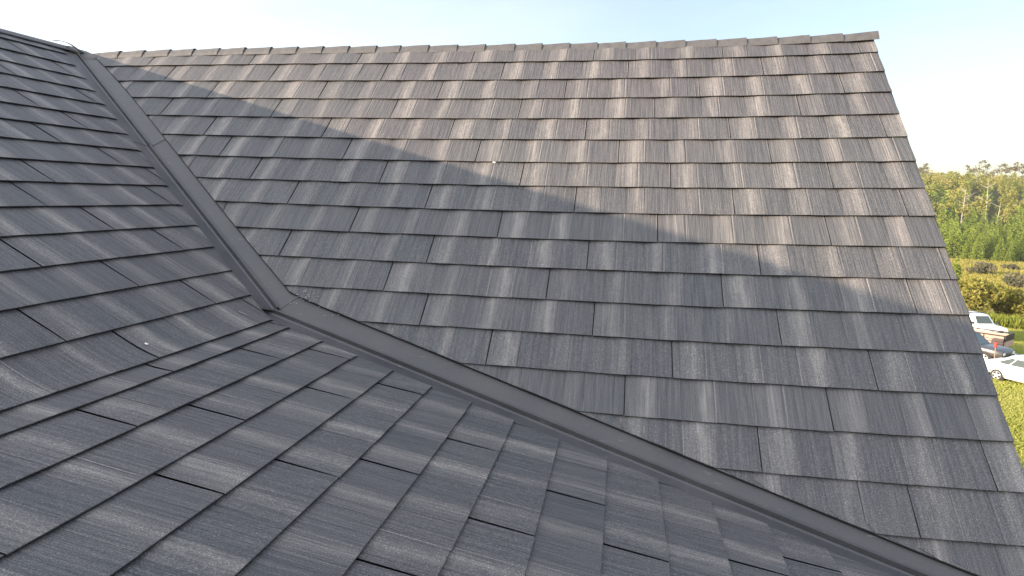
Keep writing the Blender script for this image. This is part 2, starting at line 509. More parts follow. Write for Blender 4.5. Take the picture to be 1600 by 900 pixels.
# valley flashing -----------------------------------------------------------
def Prib(s=None, t=None, q=None, h=0.0):
    pass
def valley(name, ta, tb, upper, wl, wr, lift, n=14, label=None):
    """a W-shaped gutter along the line where the two roofs meet, from t=ta to t=tb on the main slope"""
    mb_v, F = [], []
    for i in range(n + 1):
        t = ta + (tb - ta) * i / n
        z = -t * sR; y = -t * cR
        if upper: x = (ZU - z) / math.tan(pL)
        else: x = BX + (BZ - z) / math.tan(p3)
        # directions perpendicular to the valley inside each plane
        tanp = pL if upper else p3
        ax = np.array([1.0, 0, 0]); dn = np.array([0, -cR, -sR])
        d = np.array([1.0, -math.tan(tanp) * cR / sR, -math.tan(tanp)]); d /= np.linalg.norm(d)
        nR = np.array([0, -sR, cR]); nL = np.array([math.sin(tanp), 0, math.cos(tanp)])
        eR = np.cross(d, nR); eR = eR if eR[0] > 0 else -eR
        if eR @ np.array([1.0, 0, 0]) < 0: eR = -eR
        eR = eR if eR[1] > 0 or eR[0] > 0 else -eR
        eLv = np.cross(d, nL); eLv = eLv if eLv[1] < 0 else -eLv
        if eR[1] < 0 and eR[2] < 0: eR = -eR
        wob = .008 * math.sin(i * 1.7 + ta)
        o = np.array([x, y, z])
        up_ = (nR + nL) / np.linalg.norm(nR + nL)
        sec = [o + eLv * wl + nL * (lift + .004), o + eLv * (wl * .45) + nL * (lift + .002 + wob), o + eLv * .17 + nL * (lift + .004),
               o + eLv * .135 + nL * (lift + .030), o + eLv * .115 + nL * (lift + .004), o + eLv * .055 + up_ * (lift + .012), o + eLv * .035 + up_ * (lift + .115), o + up_ * (lift + .120) + eR * .015,
               o + eR * .035 + up_ * (lift + .02), o + eR * .12 + nR * (lift + .002), o + eR * (wr * .5) + nR * (lift + wob), o + eR * wr + nR * (lift + .004)]
        for k_, p in enumerate(sec):
            if k_ > 6 and p[1] > 2.60:
                p = np.array([p[0], 2.60, 2.60 * sR / cR + .02])
            mb_v.append(world(p))
    m = 12
    for i in range(n):
        for j in range(m - 1):
            a = i * m + j
            F.append((a, a + m, a + m + 1, a + 1))
    # turned-down lower end
    k = n * m
    ext = [np.array(mb_v[k + j]) - np.array([0, 0, (.03 + lift * .6) * E]) for j in range(m)]
    base = len(mb_v)
    mb_v += ext
    for j in range(m - 1): F.append((k + j, base + j, base + j + 1, k + j + 1))
    return mesh_obj(name, mb_v, F, M_FL, house, smooth=False)
valley('valley_flashing', -3.62, 1.72, True, .95, .80, .034)
valley('valley_flashing', 1.60, 7.93, True, .95, .80, .010)
valley('valley_flashing', 7.50, 13.45, False, 1.0, .86, -.004)

# folded edge of the main slope along the valley
V, F = [], []
tt_ = np.linspace(-3.45, 13.0, 60)
for t in tt_:
    a = sminR(t)
    for (ds, h) in ((-.028, -.03), (-.028, .062), (-.004, .070), (.02, .02)):
        V.append(PR(a + ds, t, h))
for k in range(len(tt_) - 1):
    for j in range(3):
        F.append((k*4+j, k*4+4+j, k*4+5+j, k*4+1+j))
mesh_obj('valley_edge_trim', V, F, M_TRIM, house)

# ridge caps ----------------------------------------------------------------
capx = [-8.3, -7.0]
pxs = [-6.15, -5.25, -4.2, -3.1, -2.1, -1.05, 0, 1.05, 2.1, 3.1, 4.1, 5.15, 6.05, 7.1, 8.15, 9.15, 10.2, 11.15, 12.1, 13.05, 14.0, 15.0, 15.95, 16.95, 17.9, 18.85, 19.85, 20.85, 21.95]
capx += pxs
tr = -3.72
for i in range(len(capx) - 1):
    a, b = capx[i], capx[i + 1]
    r = random.Random(i * 7 + 3)
    V, F = [], []
    yr = 3.72 * cR
    warp = lambda s: poly(WARP_R, min(max(s, -7), 22), -3.72, 2) * sR
    nst = 4
    ext = .05 if i < len(capx) - 2 else 0
    for k in range(nst + 1):
        f = k / nst
        s = a + (b + ext - a) * f
        lift = (.040 + .052 * f if i > 1 else .02 + .03 * f) + r.uniform(-.006, .006)
        zc = 3.72 * sR - warp(s)
        th = .018
        for off in (0, 1):
            hh = lift - off * th
            pts = []
            for (dy, dz) in ((-.255, -.255), (-.205, -.185), (-.06, -.030), (0, -.012), (.06, -.030), (.205, -.185), (.255, -.255)):
                pts.append((s, yr + dy * 1.0 + (-.3 * hh if dy < 0 else (.3 * hh if dy > 0 else 0)), zc + dz + hh * (1.0 if abs(dy) < .1 else (.8 if abs(dy) < .22 else .25)) + .080))
            V += pts
    m = 14
    for k in range(nst):
        for j in range(6):
            a0 = k * m + j
            F.append((a0, a0 + m, a0 + m + 1, a0 + 1))
            a1 = k * m + 7 + j
            F.append((a1, a1 + 1, a1 + m + 1, a1 + m))
        for j in (0, 6):
            a0 = k * m + j
            F.append((a0, a0 + 7, a0 + 7 + m, a0 + m))
    for k in (0, nst):
        for j in range(6):
            a0 = k * m + j
            F.append((a0, a0 + 1, a0 + 8, a0 + 7))
    mesh_obj('ridge_cap', world(np.array(V)), F, M_CAP, house)
# the left roof's own ridge, one folded strip
V, F = [], []
for k in range(31):
    v = VS + (3.5 - VS) * k / 30
    xr, zr = cU * -8.86, ZU + sU * 8.86
    wv = -poly(WARP_U, min(max(v, -11), 3), -8.86, 1) * sU
    for dx, dz in ((-.5, -.31), (-.2, -.11), (0, -.02), (.2, -.11), (.36, -.215), (.36, -.25), (0, -.06), (-.5, -.35)):
        V.append((xr + dx, v, zr + dz + .105 + wv))
for k in range(30):
    for j in range(8):
        a0, a1 = k * 8 + j, k * 8 + (j + 1) % 8
        F.append((a0, a1, a1 + 8, a0 + 8))
mesh_obj('ridge_strip', world(np.array(V)), F, M_CAP, house)
mb = MB()
mb.v = [tuple(world(np.array(p))) for p in [(-8.0, 2.0, 2.2), (-6.8, 2.0, 2.0), (-6.8, 3.0, 2.0), (-8.0, 3.0, 2.2), (-7.9, 2.1, 2.74), (-7.2, 2.1, 2.66), (-6.85, 2.3, 2.42), (-6.85, 2.9, 2.42), (-7.2, 2.9, 2.68), (-7.9, 2.9, 2.74)]]
mb.f = [(0, 3, 2, 1), (0, 1, 6, 5, 4), (1, 2, 7, 6), (2, 3, 9, 8, 7), (3, 0, 4, 9), (4, 5, 8, 9), (5, 6, 7, 8)]
mb.build('ridge_saddle', M_FL, house)
# two curled slivers of metal sticking up where the ridges meet
for dz, ln in ((0.0, 1.0), (.12, .72)):
    mb = MB()
    pts = []
    for k in range(9):
        f = k / 8
        p = world(np.array([-6.75 - 1.15 * f * ln, 2.45 - .1 * f, 2.62 + dz * .3 + .45 * f * ln + .17 * math.sin(f * 3.0) * ln + dz * (-1.2) * f]))
        pts.append(tuple(p))
    rings = []
    for k, p in enumerate(pts):
        wd = .022 * (1 - .6 * k / 8)
        rings.append([(p[0], p[1] - wd, p[2]), (p[0], p[1] + wd, p[2]), (p[0] + .003, p[1] + wd, p[2] + .007), (p[0] + .003, p[1] - wd, p[2] + .007)])
    mb.loft(rings)
    mb.build('flashing_tab', M_TRIM, house)
# rake trim
V, F = [], []
for k in range(41):
    t = -3.72 + 17.0 * k / 40
    for (s, h) in ((W_R - .10, .0), (W_R + .035, .0), (W_R + .035, -.55), (W_R - .10, -.55)):
        V.append(PR(s, t, h))
for k in range(40):
    for j in range(4):
        F.append((k * 4 + j, k * 4 + (j + 1) % 4, k * 4 + 4 + (j + 1) % 4, k * 4 + 4 + j))
mesh_obj('rake_trim', V, F, M_TRIM, house)
# walls
def wallpoly(name, pts, nvec, th=.5):
    V = [tuple(world(np.array(p, dtype=float))) for p in pts]
    d = np.array(nvec) * th
    V += [tuple(world(np.array(p, dtype=float) + d)) for p in pts]
    n = len(pts)
    F = [tuple(range(n)), tuple(reversed(range(n, 2 * n)))]
    for i in range(n): F.append((i, (i + 1) % n, (i + 1) % n + n, i + n))
    mesh_obj(name, V, F, M_WALL, house)
G = -ZOFF / E - 1.5
wallpoly('wall', [(20.9, -26.9, G), (20.9, 13.2, G), (20.9, 13.2, -8.6), (20.9, 2.63, 2.2), (20.9, -9.2, -9.75), (20.9, -26.9, -9.75)], (-1, 0, 0))
wallpoly('wall', [(-23.5, -26.9, G), (20.4, -26.9, G), (20.4, -26.9, -9.5), (5.84, -26.9, -6.0), (-7.46, -26.9, 2.4), (-23.5, -26.9, -7.9)], (0, 1, 0))
wallpoly('wall', [(-23.5, -26.4, G), (-23.5, 13.2, G), (-23.5, 13.2, -8.6), (-23.5, -26.4, -8.6)], (1, 0, 0))
wallpoly('wall', [(-23.0, 13.2, G), (20.4, 13.2, G), (20.4, 13.2, -8.6), (-23.0, 13.2, -8.6)], (0, -1, 0))

# ------------------------------------------------------------------ small loose bits on the roof
def bit(name, p, size, rz, label, cat, mat=M_WHITE, seed=0):
    r = random.Random(seed)
    mb = MB()
    a, b, c = size
    mb.box(-a, a, -b, b, 0, c, bev=min(a, b, c) * .3)
    mb.v = [(x + r.uniform(-1, 1) * a * .12, y + r.uniform(-1, 1) * b * .2, z + abs(x) * .08) for x, y, z in mb.v]
    o = mb.build(name, mat)
    o.location = p
    o.rotation_euler = rz
    return tag(o, label, cat)
bit('paper_scrap', PR(13.70, 10.84, .05).tolist(), (.022, .007, .004), (0.2, .25, -.35), 'tiny white scrap lying in the lower valley flashing', 'scrap', seed=1)
bit('sealant_chip', PR(10.44, 2.29, .10).tolist(), (.012, .008, .006), (.7, 0, .2), 'white chip on the shadow edge of the main roof slope', 'chip', seed=2)
bit('metal_sliver', PL(-7.05, 6.55, .07).tolist(), (.032, .004, .003), (0, .5, .8), 'pale metal sliver lying just left of the valley bend', 'sliver', simple('pale_metal', (.45, .45, .45), .4, .4), seed=3)
bit('foam_crumb', PL(-10.32, 6.62, .09).tolist(), (.009, .007, .005), (0, .4, .3), 'white crumb beside a panel seam on the left roof slope', 'crumb', seed=4)
bit('plaster_crumb', PL(-12.02, 5.0, .09).tolist(), (.007, .006, .004), (0, .3, .3), 'smallest white crumb near the left edge of the roof', 'crumb', seed=5)

# crumbs of mortar and swarf left where the valley turns
mb = MB(); rr = random.Random(21)
for k in range(26):
    if rr.random() < .6: p = PR(6.35 + rr.gauss(0, .16), 7.50 + rr.gauss(0, .10), .10)
    else:
        f = rr.random(); p = PR(5.9 + f * 1.6, 7.78 + f * .28 + rr.gauss(0, .06), .02)
    s_ = rr.uniform(.0015, .0045)
    mb.box(p[0]-s_*rr.uniform(.6, 1.8), p[0]+s_, p[1]-s_, p[1]+s_*rr.uniform(.6, 1.6), p[2], p[2]+s_*1.2)
tag(mb.build('debris', simple('mortar_crumbs', (.42, .40, .38), .9, var=.3)), 'pale crumbs scattered where the valley flashing turns', None, kind='stuff')

# ------------------------------------------------------------------ pixel -> place helpers
def ray(px, py):
    d = fw * (FOC * 1000) + rt2 * (px - 800) - up2 * (py - 450)
    return d
def at(px, py, D):
    """point seen at a photo pixel, D metres away along the ground"""
    d = ray(px, py)
    k = D / math.hypot(d.x, d.y)
    return CAMP + d * k
# ground height under a horizontal distance from the house
KD = 1.24            # distances below are measured along the picture's axis; the right-hand view runs 36 degrees off it
GD = [d * 1.24 for d in [0, 12, 22, 34.5, 50, 62, 90, 150, 165, 200, 260, 330, 420, 700, 1300]]
GZ = [-8.7, -8.6, -8.8, -9.15, -10.1, -10.75, -11.2, -12.4, -12.2, -7.0, 3.0, 12.0, 15, 15, 15]
def ground_rel(D):
    return np.interp(D, GD, GZ)
def ground_z(x, y):
    D = np.hypot(x - CAMP.x, y - CAMP.y)
    az = np.arctan2(x - CAMP.x, y - CAMP.y)
    z = ground_rel(D)
    hill = np.clip((D - 186) / 70, 0, 1)
    z = z + hill * (1.0 * np.sin(az * 23) + 1.3 * np.sin(az * 9 + D / 60) + .5 * np.sin(x / 9) * np.cos(y / 11))
    return CZ + z
def gp(D, az):
    D = D * KD
    x = CAMP.x + D * math.sin(az); y = CAMP.y + D * math.cos(az)
    return Vector((x, y, float(ground_z(x, y))))
def az_of(px, py=330):
    d = ray(px, py); return math.atan2(d.x, d.y)

# ------------------------------------------------------------------ ground
def ground_mat():
    m, nt, b = new_mat('grass_ground')
    tc = N(nt, 'ShaderNodeTexCoord')
    at_ = N(nt, 'ShaderNodeAttribute', attribute_name='dist')
    def noise(sc_, det):
        n = N(nt, 'ShaderNodeTexNoise', i_Scale=sc_, i_Detail=det, i_Roughness=.65)
        nt.links.new(tc.outputs['Object'], n.inputs['Vector']); return n.outputs['Fac']
    a, b1, c1 = noise(.25, 4), noise(2.2, 6), noise(14, 5)
    lawn = mix_rgb(nt, ramp(nt, a, [(.35, 0.), (.65, 1.)]), (.20, .20, .034), (.27, .25, .05))
    lawn = mix_rgb(nt, ramp(nt, b1, [(.4, 0.), (.72, .55)]), lawn, (.34, .29, .08))
    mead = mix_rgb(nt, ramp(nt, b1, [(.3, 0.), (.7, 1.)]), (.18, .17, .04), (.31, .26, .08))
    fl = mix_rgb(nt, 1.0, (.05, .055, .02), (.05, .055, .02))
    zone = ramp(nt, math_n(nt, 'MULTIPLY', at_.outputs['Fac'], 1 / 248), [(.30, 0.), (.33, 1.)])
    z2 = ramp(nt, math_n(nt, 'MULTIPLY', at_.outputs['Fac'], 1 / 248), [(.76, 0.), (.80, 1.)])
    c = mix_rgb(nt, zone, lawn, mead)
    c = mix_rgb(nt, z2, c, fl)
    sp = ramp(nt, c1, [(.3, .72), (.7, 1.2)])
    c = mix_rgb(nt, 1.0, c, sp, 'MULTIPLY')
    nt.links.new(c, b.inputs['Base Color'])
    b.inputs['Roughness'].default_value = .9
    b.inputs['Specular IOR Level'].default_value = .1
    bp = N(nt, 'ShaderNodeBump', i_Strength=.9, i_Distance=.10)
    h = math_n(nt, 'ADD', c1, math_n(nt, 'MULTIPLY', b1, 1.5))
    nt.links.new(h, bp.inputs['Height'])
    nt.links.new(bp.outputs[0], b.inputs['Normal'])
    return m
Ds = [0.5, 3, 6] + list(np.arange(9, 70, 1.5)) + list(np.arange(70, 200, 5)) + list(np.arange(200, 460, 12)) + [520, 620, 800, 1100, 1500]
Az = np.radians(np.concatenate([np.arange(-180, 5, 6), np.arange(5, 50, .75), np.arange(50, 180, 6)]))
V, F, DA = [], [], []
for D in Ds:
    for a in Az:
        x = CAMP.x + D * math.sin(a); y = CAMP.y + D * math.cos(a)
        V.append((x, y, float(ground_z(x, y)) + (.05 * math.sin(x * 1.3) * math.cos(y * 1.1) if D > 10 else 0))); DA.append(D)
na = len(Az)
for i in range(len(Ds) - 1):
    for k in range(na):
        k2 = (k + 1) % na
        F.append((i * na + k, i * na + k2, (i + 1) * na + k2, (i + 1) * na + k))
F.append(tuple(range(na))[::-1])
tag(mesh_obj('ground', V, [f[::-1] for f in F], ground_mat(), attrs={'dist': DA}, smooth=True), 'rough yellow-green grass ground falling to a meadow then rising as a hill', None, kind='structure')

# ------------------------------------------------------------------ foliage
def leaf_mat(name, cols, rough=.7, trans=.45):
    m, nt, b = new_mat(name)
    a = N(nt, 'ShaderNodeAttribute', attribute_name='tint')
    n = len(cols)
    c = ramp(nt, a.outputs['Fac'], [((i + .0) / (n - 1), cols[i]) for i in range(n)])
    nt.links.new(c, b.inputs['Base Color'])
    b.inputs['Roughness'].default_value = rough
    b.inputs['Specular IOR Level'].default_value = .25
    tr_ = N(nt, 'ShaderNodeBsdfTranslucent')
    nt.links.new(c, tr_.inputs['Color'])
    ms = N(nt, 'ShaderNodeMixShader', i_0=trans)
    nt.links.new(b.outputs[0], ms.inputs[1]); nt.links.new(tr_.outputs[0], ms.inputs[2])
    nt.links.new(ms.outputs[0], nt.nodes['Material Output'].inputs[0])
    return m
M_FIR = leaf_mat('fir_needles', [(.12, .165, .03), (.23, .30, .05), (.34, .40, .09)])
M_DEC = leaf_mat('autumn_leaves', [(.17, .19, .045), (.30, .29, .075), (.42, .36, .14)])
M_BUSH = leaf_mat('willow_leaves', [(.17, .175, .03), (.29, .27, .055), (.42, .36, .11)])
M_GREY = leaf_mat('grey_leaves', [(.11, .12, .06), (.18, .17, .10), (.25, .23, .14)])
M_PINE = leaf_mat('pine_needles', [(.10, .10, .045), (.17, .15, .07), (.25, .20, .11)])
M_REED = leaf_mat('tall_grass_blades', [(.13, .17, .022), (.20, .24, .03), (.28, .28, .05)])
M_BARK = simple('bark', (.16, .13, .10), .9, var=.3, scale=5)
M_PALE = simple('pale_bark', (.38, .33, .27), .85, var=.25, scale=5)

def cards(cent, size, normal=None, r=rng, elong=1.0, quad=True, dirs=None):
    """leaf-sized faces around the given centres, random orientation"""
    n = len(cent)
    a = r.normal(size=(n, 3)); a /= np.linalg.norm(a, axis=1, keepdims=True)
    if dirs is not None:
        a = dirs + a * .35; a /= np.linalg.norm(a, axis=1, keepdims=True)
    b = r.normal(size=(n, 3)); b -= (b * a).sum(1, keepdims=True) * a
    b /= np.linalg.norm(b, axis=1, keepdims=True)
    sz = (size * r.uniform(.6, 1.3, n))[:, None]
    A, B = a * sz * elong, b * sz
    v = np.stack([cent - A * .5 - B * .12, cent + B * .5 * r.uniform(.6, 1, (n, 1)), cent + A * .5 + B * .1, cent - B * .5 * r.uniform(.6, 1, (n, 1))], 1)
    return v.reshape(-1, 3)

def cards_mesh(name, cent, size, mat, tint, parent=None, elong=1.0, r=rng, dirs=None):
    v = cards(cent, size, r=r, elong=elong, dirs=dirs)
    n = len(cent)
    me = bpy.data.meshes.new(name)
    me.vertices.add(4 * n); me.vertices.foreach_set('co', v.ravel())
    me.loops.add(4 * n); me.loops.foreach_set('vertex_index', np.arange(4 * n, dtype=np.int32))
    me.polygons.add(n)
    me.polygons.foreach_set('loop_start', np.arange(0, 4 * n, 4, dtype=np.int32))
    me.polygons.foreach_set('loop_total', np.full(n, 4, dtype=np.int32))
    me.update(calc_edges=True)
    at_ = me.attributes.new('tint', 'FLOAT', 'POINT')
    at_.data.foreach_set('value', np.repeat(np.clip(tint, 0, 1), 4).astype(np.float32))
    me.materials.append(mat)
    o = bpy.data.objects.new(name, me); col.objects.link(o)
    if parent is not None: o.parent = parent
    return o

def fir_points(H, Rb, r, n):
    z = 1 - np.sqrt(r.uniform(0, 1, n)) * .96
    lay = np.floor(z * H / .38) * .38 / H
    z = np.clip(lay * .75 + z * .25, .03, 1)
    ang = r.uniform(0, 2 * np.pi, n)
    lobes = 1 + .22 * np.sin(ang * 5 + lay * 40) + .12 * np.sin(ang * 9 + lay * 77)
    rad = Rb * (1 - z) ** .85 * lobes * np.sqrt(r.uniform(.25, 1, n))
    c = np.stack([np.cos(ang) * rad, np.sin(ang) * rad, z * H - rad * .28 + r.uniform(-.05, .05, n)], 1)
    dirs = np.stack([np.cos(ang), np.sin(ang), np.full(n, -.25)], 1)
    return c, dirs
def blob_points(r, n, rx, rz, zc, nb=9, low=.15):
    bl = r.normal(size=(nb, 3)); bl /= np.linalg.norm(bl, axis=1, keepdims=True)
    bl *= r.uniform(.25, .72, (nb, 1))
    k = r.integers(0, nb, n)
    p = r.normal(size=(n, 3)); p /= np.linalg.norm(p, axis=1, keepdims=True)
    br = r.uniform(.30, .52, nb)[k][:, None]
    p = bl[k] + p * br * r.uniform(.6, 1.0, (n, 1)) ** .6
    c = p * np.array([rx, rx, rz]); c[:, 2] += zc
    c[:, 2] = np.maximum(c[:, 2], low + r.uniform(0, .3, n))
    t = .5 + .25 * (r.uniform(-1, 1, nb)[k])
    return c, t

def trunk_mesh(name, H, r0, mat, parent, lean=0.0, limbs=0, seed=0, zl=.5):
    r = random.Random(seed); mb = MB()
    pts = [(lean * f * H + r.uniform(-.03, .03) * H * .3 * f, r.uniform(-.03, .03) * H * .3 * f, -.3 + f * (H + .3)) for f in (0, .25, .5, .75, 1)]
    mb.tube(pts, [r0, r0 * .8, r0 * .62, r0 * .42, r0 * .12], 7)
    for k in range(limbs):
        f = zl + (1 - zl) * r.random() * .9
        a = r.uniform(0, 6.28); L = H * r.uniform(.14, .28)
        b = Vector((lean * f * H, 0, f * H))
        mb.tube([b, b + Vector((math.cos(a) * L * .5, math.sin(a) * L * .5, L * .25)), b + Vector((math.cos(a) * L, math.sin(a) * L, L * .55))], [r0 * .4, r0 * .25, r0 * .08], 5)
    return mb.build(name, mat, parent)

# --- firs along the foot of the hill, individuals
def make_fir(H, Rb, seed, mat=M_FIR, n=1900):
    r = np.random.default_rng(seed)
    root = empty('fir_tree')
    c, d = fir_points(H, Rb, r, n)
    t = .5 + .5 * r.uniform(-1, 1, n) * .6 + .2 * (c[:, 2] / H - .3)
    cards_mesh('crown', c, .30, mat, t, root, elong=1.9, r=r, dirs=d)
    trunk_mesh('trunk', H * .85, H * .012, M_BARK, root, seed=seed)
    return root
def copy_tree(o):
    c = o.copy(); col.objects.link(c)
    for ch in o.children:
        k = ch.copy(); col.objects.link(k); k.parent = c
    return c
def put(o, D, az, s=1.0, rz=None, dz=0.0):
    p = gp(D, az); o.location = (p.x, p.y, p.z + dz)
    o.scale = (s, s, s) if not isinstance(s, tuple) else s
    o.rotation_euler = (0, 0, random.uniform(0, 6.28) if rz is None else rz)
    return o
firp = [make_fir(9.0, 2.5, 11), make_fir(9.0, 2.1, 12), make_fir(9.0, 2.8, 13), make_fir(9.0, 2.3, 14)]
used = set()
def pxD(px, D): return az_of(px, 360)
firs = []
rf = random.Random(5)
# (pixel column, distance, height)
fl_ = []
for k in range(13): fl_.append((1474 + k * 11.5 + rf.uniform(-3, 3), 152 + rf.uniform(-2, 6), rf.uniform(6.0, 9.5)))
for k in range(15): fl_.append((1462 + k * 10.8 + rf.uniform(-3, 3), 166 + rf.uniform(-3, 5), rf.uniform(7.0, 10)))
for k in range(12): fl_.append((1455 + k * 13.5 + rf.uniform(-4, 4), 182 + rf.uniform(-4, 6), rf.uniform(7, 10)))
fl_.append((1580, 150, 3.4))

sizes = ['short', 'middling', 'tall']
for i, (px, D, H) in enumerate(fl_):
    src = firp[i % 4]
    o = src if i < 4 else copy_tree(src)
    put(o, D, az_of(px, 360), (H / 9 * .95, H / 9 * .95, H / 9))
    row = 0 if D < 162 else (1 if D < 176 else 2)
    firs.append((row, px, H, o))
ORD = ['first', 'second', 'third', 'fourth', 'fifth', 'sixth', 'seventh', 'eighth', 'ninth', 'tenth', 'eleventh', 'twelfth', 'thirteenth', 'fourteenth', 'fifteenth', 'sixteenth', 'seventeenth']
for row in range(3):
    k = 0
    for rw, px, H, o in sorted([f for f in firs if f[0] == row], key=lambda f: f[1]):
        if H < 4:
            lab = 'lowest yellow-green fir, standing alone in front of the others'
        else:
            lab = '%s pointed fir, %s from the roof edge in the %s' % (sizes[0] if H < 7.3 else (sizes[1] if H < 8.8 else sizes[2]), ORD[k], ('front row at the meadow', 'second row', 'third row below the yellow wood')[row])
            k += 1
        tag(o, lab, 'fir tree', 'firs along the foot of the wooded hill')

# --- the far wood, one mass
r = np.random.default_rng(77)
CC, TT, SZ = [], [], []
CF, TF, DF = [], [], []
azl, azr = az_of(1380), az_of(1760)
cnt = 0
for D in np.arange(190, 372, 6.5):
    step = 6.0 / D
    a = azl
    while a < azr:
        aa = a + r.uniform(-.5, .5) * step; DD = D + r.uniform(-3, 3)
        p = gp(DD, aa)
        H = r.uniform(6, 10) * (0.8 if D > 300 else 1)
        if r.random() < .28:
            n = 130
            c, d = fir_points(H * 1.15, 1.9, r, n)
            CF.append(c + np.array(p)); TF.append(.45 + .4 * r.uniform(-1, 1, n)); DF.append(d)
        else:
            n = 230
            c, t = blob_points(r, n, r.uniform(2.2, 3.4), H * .42, H * .6, 7, .5)
            CC.append(c + np.array(p)); TT.append(t * .5 + r.uniform(0, .5) + .15 * r.uniform(-1, 1, n))
        a += step; cnt += 1
wood = cards_mesh('forest', np.concatenate(CC), .62, M_DEC, np.concatenate(TT), None, elong=1.3, r=r)
tag(wood, 'yellowing broadleaf wood covering the hillside beyond the meadow', 'wood', kind='stuff')
wood2 = cards_mesh('forest_firs', np.concatenate(CF), .62, M_FIR, np.concatenate(TF), None, elong=1.9, r=r, dirs=np.concatenate(DF))
tag(wood2, 'green conifers scattered through the yellowing hillside wood', 'wood', kind='stuff')
# --- tall thin pines on the skyline
def make_pine(H, seed, bark):
    r = np.random.default_rng(seed)
    root = empty('tall_pine')
    cs = []
    for k in range(7):
        z = H * r.uniform(.66, .98); rr = r.uniform(.4, 1.5) * (1.25 - z / H) * 3
        a = r.uniform(0, 6.28)
        c = r.normal(size=(24, 3)) * np.array([.7, .7, .38]) + np.array([math.cos(a) * rr, math.sin(a) * rr, z])
        cs.append(c)
    c = np.concatenate(cs)
    cards_mesh('crown', c, .5, M_PINE, r.uniform(.1, .9, len(c)), root, elong=1.5, r=r)
    trunk_mesh('trunk', H, .17, bark, root, limbs=7, seed=seed, zl=.55)
    return root
pp = [make_pine(12, 3, M_PALE), make_pine(12, 4, M_BARK), make_pine(12, 5, M_PALE)]
sky_p = [(1438, 300, 10.5, 'leftmost of the bare-stemmed pines, half hidden by the roof edge'), (1444, 296, 11, 'thin pine just right of the leftmost one on the skyline'),
         (1449, 306, 9.5, 'lean small-crowned pine at the left end of the skyline'), (1512, 330, 10, 'round-topped pine rising over the low left skyline'),
         (1519, 335, 10, 'pine crowding the round-topped one on its right'), (1527, 325, 10.5, 'flat-topped pine in the middle of the skyline'),
         (1536, 330, 12.5, 'tallest flat-topped pine before the skyline gap'), (1541, 322, 11, 'pine at the left lip of the skyline gap'),
         (1550, 318, 9, 'pale short-stemmed pine right of the skyline gap'), (1557, 322, 10, 'pale straight stem second right of the skyline gap'),
         (1564, 316, 11.5, 'pale long-stemmed pine third right of the skyline gap'), (1571, 330, 10.5, 'dark-crowned pine between pale stems'),
         (1578, 322, 11, 'slim pine left of the pair of close pale stems'), (1585, 318, 12, 'left stem of the close pair of pale pines'),
         (1590, 316, 12.2, 'right stem of the close pair of pale pines'), (1598, 324, 10.5, 'pine at the right edge of the picture on the skyline'),
         (1612, 320, 12, 'pine just beyond the right end of the skyline')]
for i, (px, D, H, lab) in enumerate(sky_p):
    o = pp[i % 3] if i < 3 else copy_tree(pp[(0, 0, 2, 1)[i % 4]])
    put(o, D, az_of(px, 270), H / 12)
    tag(o, lab, 'pine tree', 'bare-stemmed pines on the skyline')
# dead pale snags in the wood
def snag(px, D, H, seed, lab):
    root = empty('dead_tree')
    trunk_mesh('trunk', H, .2, M_PALE, root, lean=.06, limbs=9, seed=seed, zl=.3)
    put(root, D, az_of(px, 300), 1.0)
    tag(root, lab, 'dead tree')
snag(1507, 205, 11, 2, 'pale dead tree standing among the firs left of centre')
snag(1545, 214, 13, 6, 'pale forked dead tree high in the yellow wood')
snag(1562, 192, 9, 9, 'bare pinkish dead tree beside the second row of firs')
# --- bushes in front of the meadow
def make_bush(name, rx, H, n, mat, seed, size=.16, stems=5, nb=12):
    r = np.random.default_rng(seed)
    root = empty(name)
    c, t = blob_points(r, n, rx, H * .5, H * .5, nb, .1)
    cards_mesh('foliage', c, size, mat, t + .3 * r.uniform(-1, 1, n), root, elong=1.8, r=r)
    mb = MB(); rr = random.Random(seed)
    for k in range(stems):
        a = rr.uniform(0, 6.28); q = rx * .55 * rr.random()
        mb.tube([(0.15 * math.cos(a), .15 * math.sin(a), -.2), (q * .6 * math.cos(a), q * .6 * math.sin(a), H * .45), (q * math.cos(a), q * math.sin(a), H * .8)], [.06, .04, .015], 5)
    mb.build('stem', M_BARK, root)
    return root
bl = [('willow_bush', 1506, 63, 2.3, 3.7, 3200, M_BUSH, 'yellow willow bush against the roof edge, left of the others'),
      ('willow_bush', 1533, 64, 2.6, 4.3, 3800, M_BUSH, 'largest yellow willow bush behind the white four-wheel drive'),
      ('willow_bush', 1558, 66, 2.2, 3.7, 3000, M_BUSH, 'yellow willow bush with a dark gap at its right side'),
      ('willow_bush', 1585, 66, 2.2, 3.0, 2600, M_BUSH, 'lower yellow-brown willow bush right of the dark gap'),
      ('willow_bush', 1612, 65, 2.4, 3.3, 2600, M_BUSH, 'willow bush running out of the right edge of the picture'),
      ('small_tree', 1489, 68, .8, 5.6, 900, M_FIR, 'slim dark leafy tree beside the roof edge above the willows'),
      ('grey_shrub', 1527, 112, 2.2, 2.2, 1200, M_GREY, 'grey-brown low shrub in the meadow behind the largest willow'),
      ('grey_shrub', 1590, 92, 2.4, 2.4, 1500, M_GREY, 'dark rounded shrub in the meadow at the right'),
      ('grey_shrub', 1572, 126, 1.6, 1.3, 700, M_GREY, 'small brownish shrub near the far side of the meadow')]
for i, (nm, px, D, rx, H, n, mt, lab) in enumerate(bl):
    o = make_bush(nm, rx, H, n, mt, 100 + i, size=.20 if D < 70 else .3)
    put(o, D, az_of(px, 480), 1.0)
    tag(o, lab, 'bush' if nm != 'small_tree' else 'tree', 'willow bushes behind the cars' if nm == 'willow_bush' else ('grey shrubs in the meadow' if nm == 'grey_shrub' else None))
